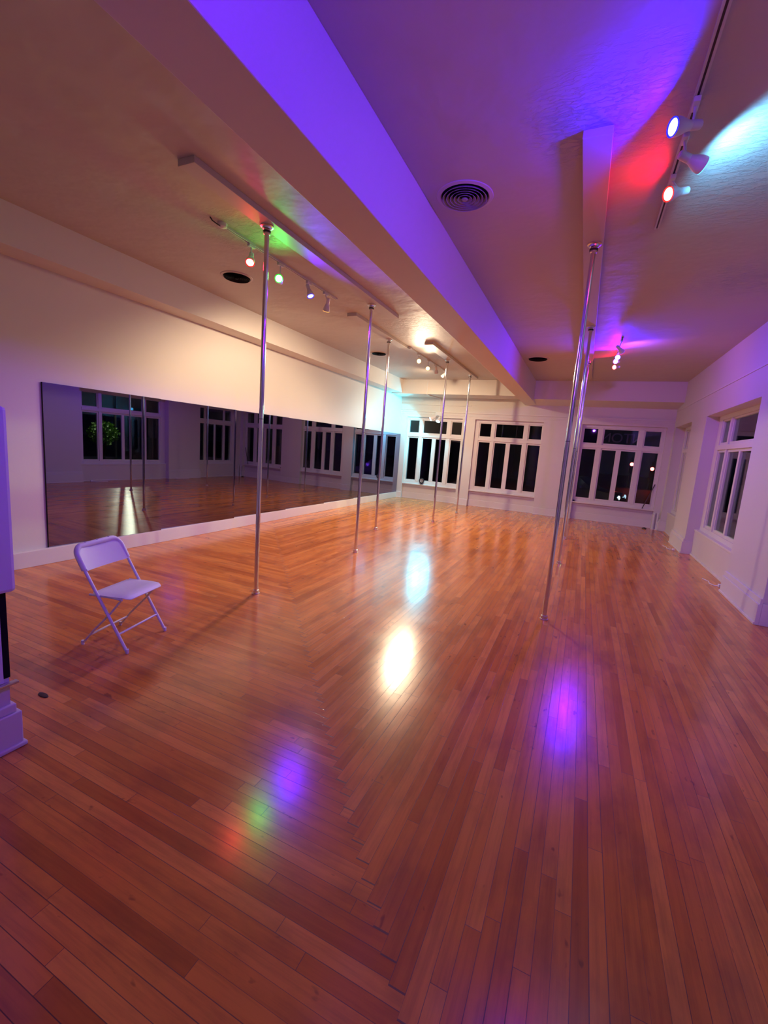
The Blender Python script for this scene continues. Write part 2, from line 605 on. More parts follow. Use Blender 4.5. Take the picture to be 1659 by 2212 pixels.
# ------------------------------------------------------------------ mirror panels
ords = ['nearest the folding chair', 'second from the folding chair end', 'third from the folding chair end', 'middle one of the seven',
        'third from the window end', 'second from the window end', 'last one beside the left end window']
PW = 1.482
for i in range(7):
    y0 = 2.95 + i * PW
    mirr = bm = nb()
    dl = math.radians(1.7)
    w = PW - 0.009
    M = Matrix.Translation((XL + 0.008, y0, 0)) @ Matrix.Rotation(-dl, 4, 'Z')
    box(bm, 0, 0, 0.183, 0.006, w, 2.068, M)
    o = obj('mirror_panel', bm, MIRROR)
    bm = nb(); box(bm, -0.001, -0.0045, 0.183, 0.0075, 0.0045, 2.068, M)
    e = obj('mirror_edge', bm, SLOT, o)
    tag(o, 'tall frameless wall mirror panel, ' + ords[i], 'mirror', 'mirror panels on the left wall')

# ------------------------------------------------------------------ dance poles
poles = [(-2.990, 3.540), (-3.015, 5.822), (-3.587, 7.721), (-2.999, 9.572), (-2.940, 11.425), (-0.170, 4.654), (-0.161, 7.358), (-0.168, 9.847)]
plab = ['chrome dance pole nearest the folding chair', 'second chrome dance pole from the chair in the left row', 'chrome dance pole set closer to the mirror than its neighbours',
        'chrome dance pole in front of the left end window', 'chrome dance pole between the left and middle end windows',
        'nearest chrome dance pole on the right', 'middle chrome dance pole of the right row', 'farthest chrome dance pole of the right row']
ZP = 3.607
def make_pole():
    t = thing('dance_pole', '', 'dance pole', (0, 0, 0))
    bm = nb(); lathe(bm, (0, 0, 0.02), (0, 0, 1), [(0, 0.0225), (ZP - 0.04, 0.0225)], 28)
    obj('pole_tube', bm, CHROME, t, smooth=True)
    bm = nb(); lathe(bm, (0, 0, 0), (0, 0, 1), [(0, 0.042), (0.010, 0.042), (0.012, 0.034), (0.042, 0.033), (0.046, 0.026)], 28)
    obj('floor_foot', bm, CHROME2, t, smooth=True)
    bm = nb(); lathe(bm, (0, 0, ZP), (0, 0, -1), [(0, 0.062), (0.010, 0.062), (0.014, 0.045), (0.030, 0.040), (0.034, 0.030), (0.075, 0.030), (0.078, 0.024)], 28)
    obj('ceiling_flange', bm, CHROME2, t, smooth=True)
    bm = nb(); lathe(bm, (0, 0, ZP - 0.045), (0, 0, -1), [(0, 0.037), (0.016, 0.037)], 28)
    obj('locking_ring', bm, BLACK, t, smooth=True)
    bm = nb(); lathe(bm, (0, 0, 1.82), (0, 0, 1), [(0, 0.0229), (0.006, 0.0229)], 28)
    obj('tube_joint', bm, RUBBER, t, smooth=True)
    return t
pole0 = make_pole()
for i, (x, y) in enumerate(poles):
    if i == 0:
        t = pole0
    else:
        t = pole0.copy(); C.objects.link(t)
        for ch in list(pole0.children):
            c = ch.copy(); C.objects.link(c); c.parent = t
    t.location = (x, y, 0)
    t['label'] = plab[i]
    t['group'] = 'dance poles in the left row' if i < 5 else 'dance poles in the right row'

# ceiling mounting boards for the poles
for (x0, y0, x1, y1, lab) in ((-3.06, 2.60, -2.89, 6.52, 'painted mounting board over the two nearest left poles'),
                              (-3.665, 6.27, -3.50, 8.43, 'short painted mounting board over the pole closest to the mirror'),
                              (-3.06, 8.20, -2.88, 12.05, 'painted mounting board over the two farthest left poles'),
                              (-0.267, 3.19, -0.096, 12.0, 'long painted mounting board over the right row of poles')):
    bm = nb(); box(bm, x0, y0, ZP, x1, y1, H)
    tag(obj('mounting_board', bm, BOARD, bevel=0.003), lab, 'ceiling board', 'ceiling boards that hold the poles')

# ------------------------------------------------------------------ ceiling vents
for (x, y, r, lab) in ((-1.135, 3.68, 0.19, 'round ceiling vent with concentric rings right of the beam, nearest'),
                       (-4.37, 4.62, 0.17, 'round dark ceiling vent near the red lamp on the left'),
                       (-1.14, 9.80, 0.19, 'round ceiling vent right of the beam, far end'),
                       (-4.42, 9.04, 0.16, 'round dark ceiling vent far along the mirror wall')):
    t = thing('ceiling_vent', lab, 'vent', (x, y, H), 'round ceiling vents')
    bm = nb()
    lathe(bm, (x, y, H), (0, 0, -1), [(0.0, r * 1.18), (0.006, r * 1.16), (0.012, r * 1.02), (0.004, r * 0.98), (0.0, r * 0.97)], 48, False, False)
    obj('vent_rim', bm, BOARD, t, smooth=True)
    bm = nb(); lathe(bm, (x, y, H), (0, 0, -1), [(0.0, r), (0.002, r)], 40)
    obj('vent_backing', bm, VENT_SHADE, t)
    for k in range(5):
        rr = r * (0.22 + 0.155 * k)
        bm = nb()
        lathe(bm, (x, y, H), (0, 0, -1), [(0.004, rr), (0.022, rr + 0.017), (0.024, rr + 0.015), (0.006, rr - 0.004), (0.004, rr)], 44, False, False)
        obj('vent_ring', bm, VENTM if r > 0.18 and y < 5 else VENT_SHADE, t, smooth=True)  # shade of the recess painted onto the rings of the other vents
    bm = nb(); lathe(bm, (x, y, H), (0, 0, -1), [(0.004, 0.012), (0.02, 0.026), (0.028, 0.020), (0.030, 0.0)], 24)
    obj('vent_hub', bm, VENTM if r > 0.18 and y < 5 else VENT_SHADE, t, smooth=True)

# ------------------------------------------------------------------ track lighting
def track(x, y0, y1, lab, cable=False):
    t = thing('light_track', lab, 'light track', (x, y0, H), 'ceiling light tracks')
    bm = nb()
    box(bm, x - 0.018, y0, H - 0.022, x - 0.006, y1, H); box(bm, x + 0.006, y0, H - 0.022, x + 0.018, y1, H)
    obj('track_rail', bm, TRACKM, t)
    bm = nb(); box(bm, x - 0.006, y0 + 0.001, H - 0.014, x + 0.006, y1 - 0.001, H)
    obj('track_slot', bm, TRACKD, t)
    if cable:
        t = thing('feed_cable', 'white ceiling cap with a loose black cable at ' + ('the near left track' if y0 < 5 else 'the far left track'), 'cable', (x, y0 - 0.1, H))
        bm = nb(); lathe(bm, (x, y0 - 0.03, H), (0, 0, -1), [(0, 0.045), (0.03, 0.042), (0.042, 0.02), (0.043, 0)], 20)
        obj('feed_cap', bm, LAMPW, t, smooth=True)
        bm = nb(); tube(bm, [(x - 0.02, y0 - 0.17, H), (x - 0.01, y0 - 0.15, H - 0.025), (x, y0 - 0.09, H - 0.035), (x, y0 - 0.03, H - 0.03)], 0.006, 8)
        obj('feed_cable', bm, BLACK, t, smooth=True)
track(0.303, -1.2, 4.57, 'long ceiling light track running overhead on the right')
track(0.303, 8.22, 9.95, 'short ceiling light track far on the right side')
track(-3.475, 3.50, 5.62, 'ceiling light track with a loose cable on the left', True)
track(-3.50, 8.60, 11.15, 'ceiling light track far on the left', True)

def lamp(face, aim, stem, col, power, lab, r=0.046, on=True, lens=None, cone=174, blend=0.22, size=0.035, laim=None):
    """track spotlight: stem hangs from the rail, socket and bulb along the aim axis"""
    f = Vector(face); a = Vector(aim).normalized(); s = Vector(stem)
    t = thing('track_spotlight', lab, 'spotlight', tuple(s), 'track spotlights')
    L = 0.165
    s.y = f.y - a.y * 0.12
    back = f - a * L
    bm = nb(); lathe(bm, back, a, [(0, 0.018), (0.006, 0.024), (0.065, 0.025), (0.07, 0.022)], 24)
    obj('lamp_socket', bm, LAMPW, t, smooth=True)
    bm = nb(); lathe(bm, back + a * 0.055, a, [(0, 0.024), (0.025, 0.026), (0.055, r * 0.80), (0.080, r * 0.98), (0.100, r), (0.110, r * 0.98), (0.110, r * 0.88), (0.100, r * 0.86)], 32, True, False)
    obj('bulb_shade', bm, LAMPW, t, smooth=True)
    bm = nb(); lathe(bm, f - a * 0.012, a, [(0, r * 0.92), (0.008, r * 0.90), (0.014, r * 0.55), (0.017, 0.0)], 28, False, False)
    if lens is None:
        m = plain('unlit_bulb_glass', (0.5, 0.48, 0.46), 0.2)
    else:
        m = emis('lit_bulb_' + lab.split()[0], lens, 1.0)
    obj('bulb_lens', bm, m, t, smooth=True)
    if lens is not None:
        bm = nb(); lathe(bm, f - a * 0.004, a, [(0, r * 0.90), (0.006, r * 1.0), (0.008, r * 1.01), (0.010, r * 0.90), (0.004, r * 0.84)], 28, False, False)
        mc = max(lens)
        obj('bulb_rim', bm, emis('bulb_rim_glow_' + lab.split()[0], tuple((c / mc) ** 2.2 for c in lens), 1.6), t, smooth=True)
    joint = back + a * 0.045
    bm = nb()
    top = Vector((s.x, s.y, H - 0.045))
    tube(bm, [top, top + (joint - top) * 0.5 + Vector((0, 0, -0.01)), joint], 0.008, 8)
    obj('lamp_stem', bm, LAMPW, t, smooth=True)
    bm = nb(); box(bm, s.x - 0.017, s.y - 0.045, H - 0.05, s.x + 0.017, s.y + 0.045, H - 0.0225)
    obj('track_adapter', bm, LAMPW, t, bevel=0.004)
    if on and power > 0:
        ld = bpy.data.lights.new('lamp_light', 'SPOT')
        ld.color = col
        ld.energy = power
        ld.spot_size = math.radians(cone)
        ld.spot_blend = blend
        ld.shadow_soft_size = size
        lo = bpy.data.objects.new('lamp_light', ld)
        C.objects.link(lo)
        b = Vector(laim).normalized() if laim else a     # the domed bulb throws most of its light this way
        lo.matrix_world = Matrix.Translation(f + a * (size * 0.6 + 0.012)) @ b.to_track_quat('-Z', 'Y').to_matrix().to_4x4()
        mw = lo.matrix_world.copy()
        lo.parent = t
        lo.matrix_parent_inverse = Matrix.Translation(t.location).inverted()
    return t

# right, near
lamp((0.206, 3.045, 3.490), (-0.84, -0.50, -0.22), (0.303, 3.02, H), BLUE, POW['r_blue'], 'blue lit track spotlight nearest overhead on the right', lens=(1.6, 1.5, 9.0), r=0.046, laim=(-0.95, -0.30, -0.10))
lamp((0.425, 3.440, 3.480), (0.84, 0.40, -0.30), (0.303, 3.34, H), CYAN, POW['r_cyan'], 'icy white track spotlight turned to the right wall', lens=(3.0, 6.0, 7.0), r=0.046, blend=0.4, laim=(0.90, 0.36, -0.12))
lamp((0.287, 3.745, 3.495), (-0.74, -0.58, -0.33), (0.303, 3.84, H), RED, POW['r_red'], 'red lit track spotlight on the near right track', lens=(9.0, 1.6, 1.5), laim=(-0.92, -0.02, 0.02))
# right, far
lamp((0.295, 8.858, 3.470), (-0.12, -0.97, -0.16), (0.303, 8.55, H), BLUE, POW['rf_blue'], 'blue lit track spotlight at the front of the far right track', lens=(2.5, 2.2, 9.0), r=0.046, cone=178, blend=0.8)
lamp((0.284, 9.195, 3.470), (-0.35, -0.92, -0.12), (0.303, 8.90, H), PINK, POW['rf_pink'], 'pinkish white track spotlight in the middle of the far right track', lens=(5, 2, 7), r=0.046, cone=178, blend=0.8)
lamp((0.291, 9.742, 3.470), (-0.55, -0.80, -0.20), (0.303, 9.42, H), RED, POW['rf_red'], 'red lit track spotlight at the end of the far right track', lens=(9.0, 1.6, 1.6), r=0.046)
lamp((0.335, 8.46, 3.475), (0.52, 0.66, -0.40), (0.303, 8.40, H), VIOLET, POW['rf_added'], 'track spotlight added to light the window wall violet at the start of the far right track', lens=(3, 2, 9), r=0.040, cone=176, blend=0.7)  # extra lamp, added to throw violet light on the window wall
# left, near
lamp((-3.430, 3.812, 3.432), (0.35, -0.50, -0.72), (-3.475, 3.86, H), RED, POW['l_red'], 'red lit track spotlight on the left track', lens=(30.0, 1.8, 1.6), laim=(0.40, -0.60, -0.70), blend=0.9)
lamp((-3.410, 4.262, 3.432), (0.50, -0.84, -0.06), (-3.475, 4.38, H), GREEN, POW['l_green'], 'green lit track spotlight on the left track', lens=(1.6, 26.0, 2.6), blend=0.9, laim=(0.45, -0.72, -0.50))
lamp((-3.430, 4.925, 3.460), (0.42, -0.10, -0.88), (-3.475, 4.93, H), VIOL, POW['l_blue'], 'blue lit track spotlight on the left track', lens=(1.6, 1.4, 9.0), r=0.045)
lamp((-3.475, 5.372, 3.413), (-0.35, 0.30, -0.88), (-3.475, 5.42, H), WARM, POW['l_warm'], 'warm white track spotlight pointing down at the end of the left track', lens=(9, 6, 3), r=0.045, cone=160, blend=0.55)
# left, far
lamp((-3.440, 8.980, 3.466), (0.35, -0.88, -0.30), (-3.50, 8.80, H), WARM, POW['f_warm'], 'bright warm track spotlight at the front of the far left track', lens=(8, 6, 3), r=0.046, cone=176, blend=0.8, size=0.075, laim=(0.18, -0.50, -0.85))
lamp((-3.460, 9.620, 3.435), (0.30, -0.86, -0.42), (-3.50, 9.50, H), WARM, POW['f_warm2'], 'second bright warm track spotlight on the far left track', lens=(8, 6, 3), r=0.046, cone=176, blend=0.8, size=0.075, laim=(0.18, -0.50, -0.85))
lamp((-3.485, 10.320, 3.455), (-0.02, 0.52, -0.85), (-3.50, 10.20, H), WARM, POW['f_away'], 'track spotlight turned away towards the end windows on the far left track', r=0.045, blend=0.7, laim=(0.0, 0.40, -0.92))
lamp((-3.560, 11.020, 3.489), (-0.62, 0.10, -0.75), (-3.50, 10.85, H), WARM, POW['f_dim'], 'white track spotlight turned towards the mirror on the far left track', lens=(8, 7, 6), r=0.045, blend=0.6)
# over and behind the camera on the same long right track
lamp((0.20, 0.55, 3.38), (-0.82, 0.42, -0.24), (0.303, 0.72, H), VIOL, POW['back_violet'], 'blue track spotlight over the camera', lens=(2, 1.5, 9), cone=120, blend=1.0)

lamp((0.28, -0.55, 3.36), (0.02, 0.94, -0.26), (0.303, -0.70, H), VIOLET, POW['back_magenta'], 'violet track spotlight behind the camera facing the room', lens=(9, 3, 9), cone=84, blend=1.0)
# ------------------------------------------------------------------ wall flood lamp over the left end window
t = thing('flood_lamp', 'white twin headed flood lamp glowing icy white over the left end window', 'flood lamp', (-4.28, YF, 2.72))
bm = nb(); box(bm, -4.40, YF - 0.05, 2.68, -4.20, YF, 2.80); obj('junction_box', bm, LAMPW, t, bevel=0.006)
for (face, aim, pw) in (((-4.46, 13.02, 2.56), (-0.70, -0.45, -0.45), POW['flood']), ((-4.22, 13.04, 2.50), (-0.15, -0.55, -0.80), POW['flood'] * 0.35)):
    f = Vector(face); a = Vector(aim).normalized()
    bk = f - a * 0.17
    bm = nb()
    lathe(bm, bk, a, [(0, 0.03), (0.06, 0.034), (0.10, 0.060), (0.16, 0.070), (0.17, 0.068), (0.165, 0.060)], 28, True, False)
    tube(bm, [(-4.30, YF - 0.04, 2.72), bk + Vector((0, 0.0, 0.02)), bk + a * 0.03], 0.012, 8)
    hd = obj('flood_head', bm, LAMPW, t, smooth=True)
    bm = nb(); lathe(bm, f - a * 0.010, a, [(0, 0.062), (0.010, 0.045), (0.018, 0.0)], 28, False, False)
    obj('flood_bulb', bm, emis('lit_flood_bulb', (5, 12, 13), 1.0), hd, smooth=True)
    ld = bpy.data.lights.new('flood_light', 'SPOT')
    ld.color = ICE; ld.energy = pw; ld.spot_size = math.radians(168); ld.spot_blend = 0.35; ld.shadow_soft_size = 0.05
    lo = bpy.data.objects.new('flood_light', ld); C.objects.link(lo)
    lo.matrix_world = Matrix.Translation(f + a * 0.05) @ a.to_track_quat('-Z', 'Y').to_matrix().to_4x4()
    lo.parent = t; lo.matrix_parent_inverse = Matrix.Translation(t.location).inverted()
bm = nb()
tube(bm, [(-4.45, 12.488, 3.62), (-4.45, 12.488, 3.26), (-4.45, 12.50, 3.232), (-4.40, 12.9, 3.232), (-4.30, 13.30, 3.232), (-4.29, YF - 0.012, 3.20), (-4.28, YF - 0.012, 2.80)], 0.011, 8)
tag(obj('conduit_pipe', bm, LAMPW, smooth=True), 'thin white conduit running down the soffit to the flood lamp', 'conduit')

# ------------------------------------------------------------------ folding chair
ch_loc = Vector((-2.87, 2.013, 0)); ch_ang = math.radians(14.4)
chair = thing('folding_chair', 'white folding chair standing on the floor near the mirror', 'chair', tuple(ch_loc))
MC = Matrix.Translation(ch_loc) @ Matrix.Rotation(ch_ang, 4, 'Z')    # local x: forward, local y: along the width
def cp(x, y, z):
    return MC @ Vector((x, y, z))
CW = 0.417
def rail_pts(y):
    return [(-0.004, y, 0.008), (-0.11, y, 0.19), (-0.245, y, 0.42), (-0.345, y, 0.592), (-0.395, y, 0.685)]
# front legs continue up as the back frame, one bent tube each side joined over the top
bm = nb()
R0 = 0.07
pts = []
for (x, y, z) in rail_pts(0.0):
    pts.append(cp(x, y, z))
for k in range(1, 6):
    an = k / 6 * PI / 2
    pts.append(cp(-0.395 - 0.040 * math.sin(an), R0 * (1 - math.cos(an)), 0.685 + R0 * math.sin(an)))
for k in range(0, 6):
    an = PI / 2 - k / 6 * PI / 2
    pts.append(cp(-0.395 - 0.040 * math.sin(an), CW - R0 * (1 - math.cos(an)), 0.685 + R0 * math.sin(an)))
for (x, y, z) in rail_pts(CW)[::-1]:
    pts.append(cp(x, y, z))
tube(bm, pts, 0.0125, 12, 0.0095)
obj('front_leg_frame', bm, WHITEM, chair, smooth=True)
# rear legs
for y in (0.022, CW - 0.022):
    bm = nb(); tube(bm, [cp(-0.402, y, 0.008), cp(-0.30, y, 0.13), cp(-0.16, y, 0.275), cp(-0.065, y, 0.392)], 0.0095, 10, 0.0075)
    obj('rear_leg', bm, WHITEM, chair, smooth=True)
bm = nb(); tube(bm, [cp(-0.335, 0.022, 0.088), cp(-0.335, CW - 0.022, 0.088)], 0.0085, 10); obj('rear_stretcher', bm, WHITEM, chair, smooth=True)
bm = nb(); tube(bm, [cp(-0.078, 0.005, 0.135), cp(-0.078, 0.03, 0.135), cp(-0.078, CW - 0.03, 0.135), cp(-0.078, CW - 0.005, 0.135)], 0.0085, 10); obj('front_stretcher', bm, WHITEM, chair, smooth=True)
for y, x in ((0, -0.004), (CW, -0.004), (0.022, -0.402), (CW - 0.022, -0.402)):
    bm = nb(); lathe(bm, cp(x, y, 0.0), (0, 0, 1), [(0, 0.0105), (0.003, 0.0118), (0.030, 0.0116), (0.033, 0.0100)], 16)
    obj('foot_cap', bm, WHITEP, chair, smooth=True)
# seat: a shallow moulded plate, wider in front, rounded corners
bm = nb()
NX, NY = 14, 14
def seat_pt(i, j, top):
    s = i / NX; q = j / NY * 2 - 1
    x = -0.320 + 0.315 * s
    hw = 0.188 + 0.018 * math.sin(s * PI) 
    e = max(0.0, abs(s * 2 - 1) - 0.70) / 0.30
    hw *= 1 - 0.13 * e * e
    edge = max(abs(q), abs(s * 2 - 1)) ** 6
    z = 0.428 - 0.010 * (1 - q * q) * math.sin(min(1, s * 1.3) * PI) - 0.012 * edge
    if s > 0.85:
        z -= (s - 0.85) * 0.10
    return cp(x, CW / 2 + q * hw, z - (0 if top else 0.010 - 0.006 * edge))
g = {}
for top in (True, False):
    for i in range(NX + 1):
        for j in range(NY + 1):
            g[i, j, top] = bm.verts.new(seat_pt(i, j, top))
for top in (True, False):
    for i in range(NX):
        for j in range(NY):
            f = [g[i, j, top], g[i + 1, j, top], g[i + 1, j + 1, top], g[i, j + 1, top]]
            bm.faces.new(f if top else f[::-1])
for i in range(NX):
    for j in (0, NY):
        bm.faces.new([g[i, j, True], g[i, j, False], g[i + 1, j, False], g[i + 1, j, True]])
for j in range(NY):
    for i in (0, NX):
        bm.faces.new([g[i, j, True], g[i, j + 1, True], g[i, j + 1, False], g[i, j, False]])
obj('seat', bm, WHITEP, chair, smooth=True)
for y in (0.012, CW - 0.012):
    bm = nb(); tube(bm, [cp(-0.32, y, 0.408), cp(-0.12, y, 0.407), cp(-0.05, y, 0.400)], 0.009, 8)
    obj('seat_rail', bm, WHITEM, chair, smooth=True)
# backrest: curved moulded shell hooked over the tube
bm = nb()
NX, NY = 18, 10
g = {}
def back_pt(j, i, fr):
    q = j / NX * 2 - 1            # across
    s = i / NY                    # up
    zt = 0.768 - 0.060 * abs(q) ** 5
    zb = 0.585 + 0.004 * (q * q) 
    z = zb + (zt - zb) * s
    hw = 0.203
    lean = -0.345 - (z - 0.595) * 0.56
    bow = -0.022 * (1 - q * q)
    x = lean + bow + (0.016 if fr else 0.008)
    return cp(x, CW / 2 + q * hw, z)
for fr in (True, False):
    for j in range(NX + 1):
        for i in range(NY + 1):
            g[j, i, fr] = bm.verts.new(back_pt(j, i, fr))
    for j in range(NX):
        for i in range(NY):
            f = [g[j, i, fr], g[j + 1, i, fr], g[j + 1, i + 1, fr], g[j, i + 1, fr]]
            bm.faces.new(f if fr else f[::-1])
for j in range(NX):
    for i in (0, NY):
        bm.faces.new([g[j, i, True], g[j + 1, i, True], g[j + 1, i, False], g[j, i, False]])
for i in range(NY):
    for j in (0, NX):
        bm.faces.new([g[j, i, True], g[j, i + 1, True], g[j, i + 1, False], g[j, i, False]])
br = obj('backrest', bm, WHITEP, chair, smooth=True)
bm = nb()
pp = [pts[k] for k in range(3, len(pts) - 3)]
tube(bm, pp, 0.021, 12, 0.019)
obj('backrest_rim', bm, WHITEP, br, smooth=True)
for q in (-0.55, 0.0, 0.55):
    bm = nb(); lathe(bm, cp(-0.432, CW / 2 + q * 0.2, 0.775), (0.3, 0, 1), [(0, 0.007), (0.003, 0.006), (0.0045, 0)], 10)
    obj('rivet', bm, GREYP, br, smooth=True)

# ------------------------------------------------------------------ wall end with panel at the left edge
bm = nb(); box(bm, -2.85, YB, 0, -2.455, 1.10, H)
struct('wall_near_left', bm, WALL, label='end of a short wall at the left edge of the picture')
bm = nb()
box(bm, -2.85, YB, 0, -2.425, 1.135, 0.19); box(bm, -2.85, YB, 0.19, -2.437, 1.118, 0.235); box(bm, -2.85, YB, 0, -2.412, 1.147, 0.022)
struct('baseboard_near_left', bm, TRIM, bevel=0.006)
t = thing('wall_panel', 'smooth white rounded panel on the wall end at the left edge', 'panel', (-2.45, 1.0, 0.82))
bm = nb(); box(bm, -2.455, 0.45, 0.822, -2.415, 1.135, 1.70); obj('panel_board', bm, WHITEM, t, bevel=0.018)
bm = nb(); box(bm, -2.455, 0.45, 0.36, -2.448, 1.075, 0.822); obj('lower_board', bm, WHITEM, t, bevel=0.002)
bm = nb(); box(bm, -2.47, 1.078, 0.38, -2.451, 1.104, 0.822); obj('shadow_gap', bm, SLOT, t)
bm = nb(); box(bm, -2.452, 1.03, 0.345, -2.425, 1.128, 0.358); obj('metal_latch', bm, CHROME2, t, bevel=0.003)

# ------------------------------------------------------------------ small things
# vertical pipes in the far right corner
for (x, y, r, z1, lab) in ((1.85, 13.28, 0.028, 0.40, 'white radiator pipe stub left of its twin in the far corner'), (1.925, 13.22, 0.022, 0.42, 'white radiator pipe stub right of its twin in the far corner')):
    t = thing('radiator_pipe', lab, 'pipe', (x, y, 0), 'pipe stubs in the far right corner')
    bm = nb(); lathe(bm, (x, y, 0), (0, 0, 1), [(0, r), (z1, r)], 16); obj('pipe_tube', bm, LAMPW, t, smooth=True)
    bm = nb(); lathe(bm, (x, y, 0), (0, 0, 1), [(0, r * 1.7), (0.012, r * 1.6), (0.018, r)], 18); obj('floor_collar', bm, LAMPW, t, smooth=True)
    bm = nb(); lathe(bm, (x, y, z1 - 0.01), (0, 0, 1), [(0, r * 1.25), (0.04, r * 1.25), (0.05, r * 0.5)], 16); obj('pipe_cap', bm, LAMPW, t, smooth=True)
# stick leaning on the right end window
bm = nb(); tube(bm, [(1.555, 13.375, 0.508), (1.77, 13.43, 1.17)], 0.012, 8)
tag(obj('wooden_stick', bm, BROWN, smooth=True), 'dark stick leaning on the sill of the right end window', 'stick')
# round desk fan on the left end sill
t = thing('desk_fan', 'small round black and silver fan on the left end window sill', 'fan', (-4.70, 13.40, 0.505))
bm = nb(); lathe(bm, (-4.70, 13.40, 0.505), (0, 0, 1), [(0, 0.055), (0.010, 0.05), (0.016, 0.015), (0.05, 0.012)], 20); obj('fan_base', bm, BLACK, t, smooth=True)
bm = nb(); lathe(bm, (-4.70, 13.43, 0.62), (0, -1, 0), [(0, 0.05), (0.02, 0.085), (0.05, 0.09), (0.055, 0.075)], 28, True, False); obj('fan_housing', bm, BLACK, t, smooth=True)
bm = nb()
for k in range(5):
    an = k * 2 * PI / 5
    c0 = Vector((-4.70 + 0.038 * math.cos(an), 13.385, 0.62 + 0.038 * math.sin(an)))
    lathe(bm, c0, (0.25 * math.sin(an), -1, -0.25 * math.cos(an)), [(0, 0.026), (0.003, 0.026)], 12)
lathe(bm, (-4.70, 13.39, 0.62), (0, -1, 0), [(0, 0.018), (0.012, 0.014), (0.014, 0)], 14)
obj('fan_blades', bm, GREYP, t, smooth=True)
bm = nb()
for rr in (0.03, 0.055, 0.08):
    tube(bm, [(-4.70 + rr * math.cos(a * PI / 12), 13.372, 0.62 + rr * math.sin(a * PI / 12)) for a in range(25)], 0.0016, 5)
obj('fan_grille', bm, CHROME2, t)
bm = nb(); box(bm, -0.155, 13.38, 0.505, -0.105, 13.44, 0.545)
tag(obj('sill_box', bm, BLACK, bevel=0.006), 'tiny dark box on the left end of the right end window sill', 'box')
bm = nb(); lathe(bm, (1.66, 13.20, 0.0), (0, 0, 1), [(0, 0.055), (0.02, 0.05), (0.035, 0.02), (0.036, 0)], 16)
tag(obj('rubber_door_stop', bm, RUBBER, smooth=True), 'small dark rubber stop on the floor below the right end window', 'door stop')
bm = nb(); lathe(bm, (-2.80, 1.42, 0.0), (0, 0, 1), [(0, 0.03), (0.006, 0.028), (0.010, 0.0)], 14)
for v in bm.verts:
    v.co.x = -2.80 + (v.co.x + 2.80) * 1.5; v.co.y = 1.42 + (v.co.y - 1.42) * 0.55
tag(obj('floor_scrap', bm, BROWN, smooth=True), 'small dark scrap lying on the floor by the left wall end', 'scrap')
# plugs with cords at the pier feet
for (x, y, lab, sc) in ((1.86, 10.30, 'white plug and cord on the floor at the far pier', 1.0), (2.00, 7.55, 'white plug and cord on the floor at the near pier', 1.3)):
    t = thing('floor_plug', lab, 'plug', (x, y, 0), 'floor plugs at the piers')
    bm = nb(); box(bm, x - 0.02 * sc, y - 0.03, 0.0, x + 0.02 * sc, y + 0.03, 0.035 * sc); obj('plug_body', bm, WHITEP, t, bevel=0.006)
    bm = nb(); tube(bm, [(x - 0.02, y, 0.02), (x - 0.06, y + 0.04, 0.006), (x - 0.10, y + 0.13, 0.006), (x - 0.08, y + 0.26, 0.006), (x - 0.13, y + 0.40, 0.006)], 0.006, 8)
    obj('plug_cord', bm, WHITEP, t, smooth=True)

# ------------------------------------------------------------------ outside, at night
ZG = -0.45
bm = nb(); box(bm, -60, GY + 0.3, ZG - 0.2, 80, 90, ZG); box(bm, GX + 0.3, -30, ZG - 0.2, 80, GY + 0.3, ZG)
struct('ground', bm, ASPH, label='dark street outside the windows')
# parked car with headlights, seen through the right end window
cx, cy = -0.35, 21.9
car = thing('car', 'dark car with lit headlights in the street behind the right end window', 'car', (cx, cy, ZG))
prof = [(-2.1, 0.35), (-2.12, 0.62), (-1.9, 0.80), (-1.05, 0.92), (-0.45, 1.38), (0.75, 1.42), (1.45, 1.00), (2.05, 0.92), (2.15, 0.60), (2.1, 0.35)]
bm = nb()
sides = []
for sx, wd in ((-0.88, 0.0), (-0.80, 0.02), (0.80, 0.02), (0.88, 0.0)):
    sides.append([bm.verts.new((cx + sx * (0.82 if z > 1.1 else 1.0), cy + y, ZG + z + wd)) for y, z in prof])
for a, b in zip(sides, sides[1:]):
    for i in range(len(prof)):
        j = (i + 1) % len(prof)
        bm.faces.new((a[i], a[j], b[j], b[i]))
bm.faces.new(sides[0][::-1]); bm.faces.new(sides[-1])
obj('car_body', bm, CARP, car, smooth=True)
for sx in (-0.80, 0.80):
    for sy in (-1.3, 1.35):
        bm = nb(); lathe(bm, (cx + sx - 0.1, cy + sy, ZG + 0.32), (1, 0, 0), [(0, 0.26), (0.02, 0.32), (0.18, 0.32), (0.2, 0.26)], 20)
        obj('wheel', bm, RUBBER, car, smooth=True)
for sx in (-0.62, 0.62):
    bm = nb(); lathe(bm, (cx + sx, cy - 2.07, ZG + 0.66), (0, -1, 0), [(0, 0.09), (0.05, 0.085), (0.07, 0.04), (0.075, 0)], 16)
    obj('headlight', bm, emis('headlight_glow', (4, 5.5, 6.5), 1.0 if sx < 0 else 0.16), car, smooth=True)
car.rotation_euler.z = math.radians(75)
